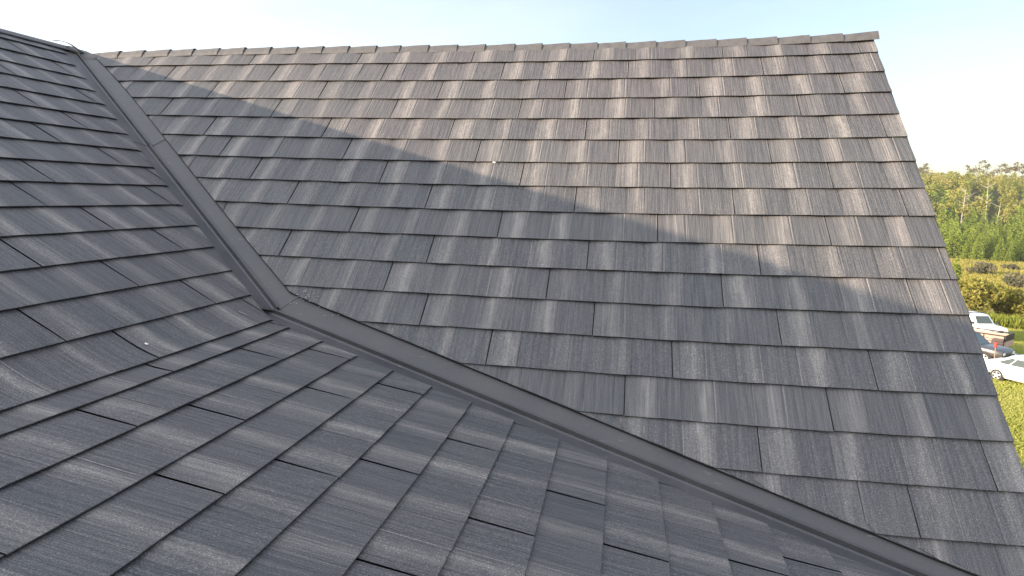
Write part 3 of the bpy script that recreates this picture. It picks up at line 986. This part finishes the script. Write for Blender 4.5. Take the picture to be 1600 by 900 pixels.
# --- tall grass: one mass
r = np.random.default_rng(9)
n = 9000
aa = r.uniform(az_of(1480, 500), az_of(1680, 500), n); DD = r.uniform(57.5, 61.5, n) * KD
x = CAMP.x + DD * np.sin(aa); y = CAMP.y + DD * np.cos(aa)
c = np.stack([x, y, ground_z(x, y) + r.uniform(.1, .75, n)], 1)
tag(cards_mesh('tall_grass', c, .14, M_REED, r.uniform(0, 1, n), None, elong=3.5, r=r, dirs=np.tile([0, 0, 1.0], (n, 1))), 'bright green strip of tall grass below the willow bushes', 'grass', kind='stuff')
n = 90000
aa = r.uniform(az_of(1535, 600), az_of(1660, 600), n); DD = r.uniform(19, 58, n) * KD
x = CAMP.x + DD * np.sin(aa); y = CAMP.y + DD * np.cos(aa)
c = np.stack([x, y, ground_z(x, y) + r.uniform(.0, .09, n)], 1)
M_LAWN = leaf_mat('lawn_blades', [(.27, .31, .06), (.36, .38, .09), (.46, .44, .15)])
tn_ = .5 + .22 * np.sin(x * .5) * np.sin(y * .4) + r.uniform(-.2, .2, n)
tag(cards_mesh('lawn_grass', c, .065, M_LAWN, tn_, None, elong=1.6, r=r, dirs=np.tile([0, 0, 1.0], (n, 1))), 'short yellow-green mown grass around the parked vehicles', 'grass', kind='stuff')
n = 26000
aa = r.uniform(az_of(1470, 430), az_of(1700, 430), n); DD = r.uniform(72, 149, n) * KD
x = CAMP.x + DD * np.sin(aa); y = CAMP.y + DD * np.cos(aa)
c = np.stack([x, y, ground_z(x, y) + r.uniform(0, .35, n)], 1)
tag(cards_mesh('meadow_grass', c, .22, M_BUSH, r.uniform(.2, 1, n), None, elong=1.8, r=r, dirs=np.tile([0, 0, 1.0], (n, 1))), 'golden rough grass of the meadow before the firs', 'grass', kind='stuff')

# ------------------------------------------------------------------ vehicles
M_WPAINT = simple('white_paint', (.80, .80, .79), .30, var=.02, coat=.5)
M_SPAINT = simple('silver_white_paint', (.74, .75, .77), .28, var=.02, coat=.6)
M_GLASS = simple('car_glass', (.05, .065, .06), .08, var=.1, spec=.8)
M_RUBBER = simple('tyre_rubber', (.03, .03, .03), .85)
M_DUSTY = simple('dusty_tyre', (.20, .16, .11), .9)
M_RIM = simple('alloy_rim', (.62, .62, .62), .35, metal=.4, var=.05)
M_BLACK = simple('black_plastic', (.022, .022, .022), .6)
M_CHROME = simple('chrome', (.7, .7, .7), .18, metal=.9)
M_LENS = simple('lamp_lens', (.75, .75, .72), .12, var=.03)
M_RED = simple('red_lens', (.45, .03, .03), .25)
M_PLATE = simple('plate_white', (.7, .7, .72), .5)

def wheel(parent, x, y, z, r_, wdt, side, tyre, spokes=5):
    wv = empty('wheel')
    wv.parent = parent; wv.location = (x, y, z)
    prof_ = [(-wdt/2, r_*.62), (-wdt/2*.96, r_*.94), (-wdt*.3, r_), (wdt*.3, r_), (wdt/2*.96, r_*.94), (wdt/2, r_*.62)]
    rings = []
    for (yy, rr) in prof_:
        rings.append([(rr*math.cos(2*math.pi*k/28), yy, rr*math.sin(2*math.pi*k/28)) for k in range(28)])
    MB().loft(rings, cap=True).build('tyre', tyre, wv, smooth=False)
    mb = MB()
    yo = side * (wdt/2 + .004)
    rings = [[(rr*math.cos(2*math.pi*k/28), yo + side*o, rr*math.sin(2*math.pi*k/28)) for k in range(28)] for rr, o in ((r_*.66, 0), (r_*.62, .012), (r_*.56, -.03), (r_*.50, -.045))]
    mb.loft(rings, cap=False)
    for k in range(spokes):
        a = 2*math.pi*k/spokes + .3; ca, sa = math.cos(a), math.sin(a)
        h = r_ * .085
        pts = []
        for rr, hh, o in ((r_*.10, h*1.2, .0), (r_*.60, h, .006)):
            for s_ in (-1, 1):
                pts.append((rr*ca - s_*hh*sa, yo + side*(o - .02), rr*sa + s_*hh*ca)); pts.append((rr*ca - s_*hh*sa, yo + side*o, rr*sa + s_*hh*ca))
        mb.add(pts, [(1, 3, 7, 5), (0, 1, 5, 4), (2, 6, 7, 3)])
    mb.loft([[(rr*math.cos(2*math.pi*k/14), yo + side*o, rr*math.sin(2*math.pi*k/14)) for k in range(14)] for rr, o in ((r_*.17, -.02), (r_*.17, .008), (r_*.08, .014))], cap=True)
    mb.build('rim', M_RIM, wv)
    return wv

def body_rings(stations, bulge=.06):
    """stations: (x, z_bottom, z_belt, half_width). One closed ring each."""
    rings = []
    for (x, zb, zt, hw) in stations:
        h = zt - zb
        half = [(hw*.80, zb), (hw*.96, zb+.07*h), (hw, zb+.30*h), (hw*1.0, zb+.55*h), (hw*.985, zb+.78*h), (hw*.95, zt-.05*h), (hw*.86, zt)]
        ring = [(x, y, z) for y, z in half] + [(x, hw*.4, zt+.012)] + [(x, -hw*.4, zt+.012)] + [(x, -y, z) for y, z in reversed(half)]
        rings.append(ring)
    return rings

def quad_panel(mb, p, off, th=.006):
    """a panel of glass a little proud of the body: p four corners, off outward vector"""
    o = Vector(off)
    mb.add([tuple(Vector(q) + o) for q in p] + [tuple(Vector(q) - o * .5) for q in p], [(0,1,2,3), (4,7,6,5), (0,4,5,1), (1,5,6,2), (2,6,7,3), (3,7,4,0)])

def car(name, L, hw, stations, cab, wheels_x, r_, paint, tyre=M_RUBBER, spokes=5, grille='sedan'):
    """front is +x. cab: (x_rear_base, x_rear_top, x_front_top, x_front_base, z_belt, z_roof, hw_top)"""
    root = empty(name)
    mb = MB(); mb.loft(body_rings(stations)); mb.build('body', paint, root, smooth=True)
    xr0, xr1, xf1, xf0, zb, zr, ht = cab
    hb = hw * .90
    g = MB()
    rings = []
    def ringat(z, f):
        k = (z - zb) / (zr - zb)
        a = xr0 + (xr1 - xr0) * k; b = xf0 + (xf1 - xf0) * k; h = hb + (ht - hb) * k
        return [(a + .10, -h, z), (a, -h + .14, z), (a, h - .14, z), (a + .10, h, z), (b - .16, h, z), (b, h - .22, z), (b, -h + .22, z), (b - .16, -h, z)]
    rings = [ringat(zb - .05, 0), ringat(zr - .05, 0)]
    g.loft(rings, cap=True)
    g.build('cabin_pillars', paint, root)
    top = MB()
    t1 = ringat(zr - .05, 0)
    t2 = [(x * 1.0 + (.05 if x < (xr1+xf1)/2 else -.10), y * .93, zr) for x, y, z in t1]
    t3 = [((x - (xr1+xf1)/2) * .7 + (xr1+xf1)/2, y * .7, zr + .035) for x, y, z in t1]
    top.loft([[(x, y, z + .003) for x, y, z in t1], t2, t3], cap=True); top.build('roof', paint, root, smooth=True)
    def side_pt(u, k, sgn):
        z = zb + (zr - .06 - zb) * k; kk = (z - zb) / (zr - zb)
        a = xr0 + (xr1 - xr0) * kk + .16; b = xf0 + (xf1 - xf0) * kk - .22; h = hb + (ht - hb) * kk
        return (a + (b - a) * u, sgn * h, z)
    for sgn in (-1, 1):
        cuts = [(.02, .28), (.31, .60), (.63, .97)] if grille != 'truck' else [(.05, .46), (.5, .96)]
        for (u0_, u1_) in cuts:
            wq = MB()
            quad_panel(wq, [side_pt(u0_, .05, sgn), side_pt(u1_, .05, sgn), side_pt(min(u1_, .93), .90, sgn), side_pt(max(u0_, .10), .90, sgn)], (0, sgn * .008, .002))
            wq.build('side_window', M_GLASS, root)
    def end_pt(v, k, front):
        z = zb + (zr - .05 - zb) * k; kk = (z - zb) / (zr - zb); h = hb + (ht - hb) * kk - .20
        x = (xf0 + (xf1 - xf0) * kk) if front else (xr0 + (xr1 - xr0) * kk)
        return (x, v * h, z)
    wq = MB(); quad_panel(wq, [end_pt(-1, .06, True), end_pt(1, .06, True), end_pt(1, .93, True), end_pt(-1, .93, True)], (.008, 0, .006)); wq.build('windshield', M_GLASS, root)
    wq = MB(); quad_panel(wq, [end_pt(-1, .10, False), end_pt(1, .10, False), end_pt(1, .88, False), end_pt(-1, .88, False)], (-.008, 0, .005)); wq.build('rear_window', M_GLASS, root)
    for xw in wheels_x:
        for sgn in (-1, 1):
            # dark wheel opening with a lip
            mb = MB()
            y0 = sgn * (hw - .03); y1 = sgn * (hw + .006)
            rings = [[(xw + rr*math.cos(2*math.pi*k/28), yy, r_ + rr*math.sin(2*math.pi*k/28)) for k in range(28)] for rr, yy in ((r_*1.17, y0), (r_*1.17, y1), (r_*1.08, y1), (r_*1.06, y0))]
            mb.loft(rings, cap=True); mb.build('wheel_arch', M_BLACK, root)
            wheel(root, xw, sgn * (hw - .085), r_, r_, .20, sgn, tyre, spokes)
    return root

def place(o, px, py, D, heading):
    """heading: direction of the vehicle's front in world degrees from +x"""
    p = at(px, py, D)
    o.location = (p.x, p.y, float(ground_z(p.x, p.y)))
    o.rotation_euler = (0, 0, heading)
    return o

# white sedan, seen from its side, tail behind the roof edge
sed = car('sedan', 4.6, .88,
          [(-2.28, .48, .78, .62), (-2.22, .34, .92, .76), (-2.0, .24, 1.00, .84), (-1.5, .20, 1.02, .88), (-.6, .19, .97, .89), (.4, .19, .95, .89), (1.1, .20, .93, .88), (1.7, .22, .84, .85), (2.1, .26, .72, .76), (2.28, .36, .58, .62)],
          (-1.80, -.95, .30, 1.12, .95, 1.42, .62), (-1.38, 1.36), .325, M_SPAINT, spokes=5)
for sgn in (-1, 1):
    MB().box(-2.27, -2.10, sgn*.74-.09, sgn*.74+.09, .72, .86, bev=.02).build('tail_lamp', M_RED, sed)
    MB().box(2.05, 2.23, sgn*.62-.12, sgn*.62+.12, .54, .66, bev=.02).build('headlight', M_LENS, sed)
    MB().box(.78, .95, sgn*.96-.07, sgn*.96+.07, .95, 1.07, bev=.03).build('mirror', M_SPAINT, sed)
MB().box(-1.0, -.7, -.03, .03, 1.43, 1.46, bev=.01).build('antenna_fin', M_BLACK, sed)
for x in (-.55, .62):
    for sgn in (-1, 1): MB().box(x, x + .012, sgn*.885-.004, sgn*.885+.004, .34, .90).build('door_gap', M_BLACK, sed)
dir_r = Vector((math.cos(-az_of(1580)), math.sin(-az_of(1580)), 0))   # picture-right on the ground there
dir_a = Vector((math.sin(az_of(1580)), math.cos(az_of(1580)), 0))     # straight away
def head(deg):
    v = dir_r * math.cos(R_(deg)) + dir_a * math.sin(R_(deg)); return math.atan2(v.y, v.x)
def place_by(o, local, px, D, heading):
    """puts the vehicle so that its local ground point stands under photo column px, D metres out"""
    a = az_of(px, 560); p = gp(D, a)
    c, s = math.cos(heading), math.sin(heading)
    x = p.x - (local[0]*c - local[1]*s); y = p.y - (local[0]*s + local[1]*c)
    o.location = (x, y, float(ground_z(p.x, p.y))); o.rotation_euler = (0, 0, heading)
place_by(sed, (-1.38, -.88), 1560, 34.5, head(-28))
tag(sed, 'silver-white sedan parked on the lawn, tail hidden by the roof edge', 'car')

# white four-wheel drive, front three-quarter
suv = car('four_wheel_drive', 4.5, .90,
          [(-2.2, .55, .95, .80), (-2.12, .45, 1.08, .88), (-1.2, .42, 1.12, .90), (0, .42, 1.12, .90), (.9, .42, 1.10, .90), (1.6, .45, 1.06, .89), (2.05, .48, 1.00, .86), (2.15, .52, .90, .82)],
          (-2.05, -1.9, .25, .85, 1.10, 1.74, .70), (-1.35, 1.35), .37, M_WPAINT, tyre=M_DUSTY, grille='suv')
gm = MB()
for z in (.68, .80): gm.box(2.13, 2.165, -.42, .42, z, z + .07, bev=.01)
gm.build('grille', M_BLACK, suv)
for sgn in (-1, 1):
    MB().box(2.08, 2.17, sgn*.64-.13, sgn*.64+.13, .70, .87, bev=.02).build('headlight', M_LENS, suv)
    MB().box(.72, .90, sgn*1.0-.09, sgn*1.0+.09, 1.12, 1.30, bev=.03).build('mirror', M_BLACK, suv)
MB().box(2.10, 2.30, -.84, .84, .42, .56, bev=.03).build('bumper', M_CHROME, suv)
MB().box(2.30, 2.31, -.24, .24, .44, .54).build('number_plate', M_PLATE, suv)
rk = MB()
for sgn in (-1, 1): rk.box(-1.7, .1, sgn*.60-.02, sgn*.60+.02, 1.80, 1.84)
for x in (-1.3, -.3): rk.box(x, x + .05, -.57, .57, 1.805, 1.835)
rk.build('roof_rack', M_BLACK, suv)
place_by(suv, (2.15, 0), 1554, 49.0, head(-52))
tag(suv, 'white four-wheel drive facing us with chrome bumper and dusty wheels', 'car')

# old white pickup half hidden behind the roof edge
pk = car('pickup_truck', 5.0, .90,
         [(-2.5, .50, 1.0, .86), (-2.45, .45, 1.05, .89), (-.6, .42, 1.06, .90), (.9, .42, 1.05, .90), (1.9, .45, .98, .87), (2.35, .48, .90, .82), (2.42, .55, .80, .78)],
         (-.75, -.65, .45, 1.15, 1.04, 1.66, .68), (-1.5, 1.5), .36, simple('charcoal_paint', (.055, .055, .058), .35, var=.1, coat=.3), grille='truck')
MB().box(2.40, 2.55, -.82, .82, .42, .56, bev=.03).build('bumper', M_BLACK, pk)
for sgn in (-1, 1):
    MB().box(2.34, 2.44, sgn*.60-.12, sgn*.60+.12, .64, .80, bev=.02).build('headlight', M_LENS, pk)
mb = MB(); mb.box(-2.3, -.85, -.72, .72, 1.076, 1.09); mb.build('load_bed', M_BLACK, pk)
place_by(pk, (2.42, -.8), 1566, 38.8, head(-22))
tag(pk, 'dark charcoal pickup between the boarded trailer and the silver-white sedan', 'pickup truck')

# utility trailer with boarded sides and a dark rear gate
M_BOARD = simple('weathered_boards', (.42, .28, .22), .8, var=.35, scale=6)
tl = empty('utility_trailer')
MB().box(-1.7, 1.7, -.85, .85, .50, .58).build('floor', M_BLACK, tl)
for sgn in (-1, 1):
    mb = MB()
    for k in range(4): mb.box(-1.66, 1.66, sgn*.84-.015, sgn*.84+.015, .62 + k*.17, .75 + k*.17)
    mb.build('side_boards', M_BOARD, tl)
    mb = MB(); mb.tube([(-1.75, sgn*.87, 1.36), (1.72, sgn*.87, 1.36)], .045, 8); mb.build('top_rail', M_BLACK, tl)
    for x in (-1.7, -.6, .55, 1.68): MB().tube([(x, sgn*.87, .5), (x, sgn*.87, 1.34)], .03, 6).build('side_post', M_BLACK, tl)
    wheel(tl, .1, sgn*1.0, .31, .31, .18, sgn, M_RUBBER)
    mb = MB()
    rings = []
    for k in range(9):
        a = math.pi * k / 8
        rings.append([(.1 + math.cos(a)*.40, sgn*.89, .31 + math.sin(a)*.40), (.1 + math.cos(a)*.40, sgn*1.10, .31 + math.sin(a)*.40), (.1 + math.cos(a)*.42, sgn*1.10, .31 + math.sin(a)*.42), (.1 + math.cos(a)*.42, sgn*.89, .31 + math.sin(a)*.42)])
    mb.loft(rings); mb.build('mudguard', M_WPAINT, tl)
mb = MB(); mb.box(1.70, 1.76, -.88, .88, .98, 1.40, bev=.02); mb.build('rear_gate', M_BLACK, tl)
mb = MB(); mb.box(1.70, 1.75, -.86, .86, .56, .975, bev=.01); mb.build('rear_board', M_BOARD, tl)
mb = MB(); mb.tube([(-1.7, .5, .5), (-2.9, 0, .5)], .04, 6); mb.tube([(-1.7, -.5, .5), (-2.9, 0, .5)], .04, 6); mb.tube([(-2.7, 0, .5), (-2.7, 0, -.02)], .03, 6); mb.build('drawbar', M_BLACK, tl)
place_by(tl, (1.7, -.87), 1566, 42.5, head(-15))
tag(tl, 'boarded utility trailer with black rails and a black rear gate', 'trailer')
# what the trailer carries: sheets and offcuts, each its own thing
hd = head(-15)
def on_trailer(o, lx, ly, lz, rz=0, rx=0):
    c, s = math.cos(hd), math.sin(hd)
    L = tl.location
    o.location = (L.x + lx*c - ly*s, L.y + lx*s + ly*c, L.z + lz); o.rotation_euler = (rx, 0, hd + rz)
mb = MB()
for k in range(3): mb.box(-1.3, 1.1, -.38 + k*.02, .42, .0 + k*.045, .04 + k*.045)
o = mb.build('sheet_stack', M_WPAINT); on_trailer(o, .1, -.1, .59); tag(o, 'pale sheets stacked flat inside the boarded trailer', 'sheets')
M_COPPER = simple('reddish_lumber', (.50, .24, .17), .6, var=.2, scale=4)
for k in range(4):
    mb = MB(); mb.box(-1.6, 1.5, -.05, .05, 0, .09, bev=.01)
    o = mb.build('lumber_plank', M_COPPER); on_trailer(o, 0, -.45 + k*.28, .76 + .10, rz=.03 * (k - 1.5))
    tag(o, 'reddish plank lying lengthwise in the trailer, %s' % ('nearest the house side', 'second from the house side', 'third from the house side', 'farthest from the house')[k], 'plank', 'reddish planks in the trailer')
# marker post
mp_ = empty('marker_post')
mb = MB(); mb.tube([(0, 0, -.2), (.01, 0, .8), (.0, 0, 1.45)], [.035, .03, .025], 8); mb.build('post', simple('post_wood', (.28, .2, .15), .8), mp_)
mb = MB(); mb.tube([(0, 0, 1.40), (0, 0, 1.45), (0, 0, 1.66), (0, 0, 1.70)], [.05, .085, .085, .03], 10); mb.build('red_cap', simple('red_cap_paint', (.50, .05, .04), .5), mp_)
p = gp(37.0, az_of(1553.5, 560)); mp_.location = p
tag(mp_, 'thin post with a red cap standing before the trailer', 'post')
# wood pile behind the sedan
M_CHIP = leaf_mat('wood_offcuts', [(.34, .17, .05), (.50, .29, .11), (.62, .48, .30)], trans=0.0)
r = np.random.default_rng(3)
pp_ = gp(39.3, az_of(1579, 555))
cc = []
n = 420
a = r.uniform(0, 6.28, n); q = np.sqrt(r.uniform(0, 1, n))
c = np.stack([np.cos(a) * q * 1.5, np.sin(a) * q * .9, (1 - q) * .42 + r.uniform(0, .06, n)], 1)
ca, sa = math.cos(hd), math.sin(hd)
c2 = c.copy(); c2[:, 0] = c[:, 0]*ca - c[:, 1]*sa; c2[:, 1] = c[:, 0]*sa + c[:, 1]*ca
mb = MB()
for k in range(n):
    d = r.normal(size=3); d[2] *= .35; d /= np.linalg.norm(d); Lg = r.uniform(.08, .22); th = r.uniform(.015, .035)
    p0 = c2[k] - d*Lg; p1 = c2[k] + d*Lg
    mb.tube([tuple(p0), tuple(p1)], th, 4)
tn = np.repeat(r.uniform(0, 1, n), 8)
o = mesh_obj('woodpile', mb.v, mb.f, M_CHIP, None, attrs={'tint': tn}); o.location = pp_
tag(o, 'low heap of orange split wood between the sedan and the trailer', 'woodpile', kind='stuff')
# upturned pale blue canoe
mb = MB(); rings = []
for k in range(15):
    f = k / 14 * 2 - 1
    wd = .42 * max(.02, (1 - f*f)) ** .6; hh = .34 * (max(.02, 1 - f**4)) ** .5 + .04*f*f
    rings.append([(f*2.3, wd*math.cos(b_), hh*math.sin(b_)**.8 if math.sin(b_) > 0 else 0) for b_ in np.linspace(0, math.pi, 11)])
mb.loft(rings, cap=True, closed=True)
cn = empty('canoe')
mb.build('hull', simple('pale_blue_hull', (.46, .53, .62), .35, coat=.3), cn, smooth=True)
mb = MB(); mb.tube([(-2.35, 0, .04), (-1.2, .36, .012), (0, .43, .012), (1.2, .36, .012), (2.35, 0, .04)], .02, 6); mb.tube([(-2.35, 0, .04), (-1.2, -.36, .012), (0, -.43, .012), (1.2, -.36, .012), (2.35, 0, .04)], .02, 6)
mb.build('gunwale', M_TRIM, cn)
p = gp(42.3, az_of(1586, 550)); cn.location = (p.x, p.y, p.z + .01); cn.rotation_euler = (0, 0, head(-22))
tag(cn, 'upturned pale blue canoe lying on the grass beyond the woodpile', 'canoe')
# stone by the bumper
me_ = MB(); rr = random.Random(4)
rings = []
for k in range(7):
    th_ = math.pi * k / 6
    rings.append([(.22*math.sin(th_)*math.cos(a_)*(1+.15*rr.uniform(-1, 1)) , .20*math.sin(th_)*math.sin(a_)*(1+.15*rr.uniform(-1, 1)), .17 - .19*math.cos(th_)) for a_ in np.linspace(0, 2*math.pi, 11)[:-1]])
me_.loft(rings)
o = me_.build('boulder', simple('pinkish_stone', (.42, .33, .30), .9, var=.2)); p = gp(48.0, az_of(1571.5, 525)); o.location = p
tag(o, 'small pinkish boulder in the grass right of the chrome bumper', 'rock')

# ------------------------------------------------------------------ thin evening haze
M_HZ = bpy.data.materials.new('haze'); M_HZ.use_nodes = True
hn = M_HZ.node_tree
hn.nodes.remove(hn.nodes['Principled BSDF'])
pv = hn.nodes.new('ShaderNodeVolumePrincipled')
pv.inputs['Color'].default_value = (.93, .95, 1.0, 1)
pv.inputs['Density'].default_value = 0.0002
pv.inputs['Anisotropy'].default_value = 0.2
hn.links.new(pv.outputs[0], hn.nodes['Material Output'].inputs['Volume'])
mb = MB(); mb.box(-700, 700, -250, 900, -9, 40)
tag(mb.build('haze', M_HZ), 'thin pale evening haze lying over the whole valley', None, kind='stuff')
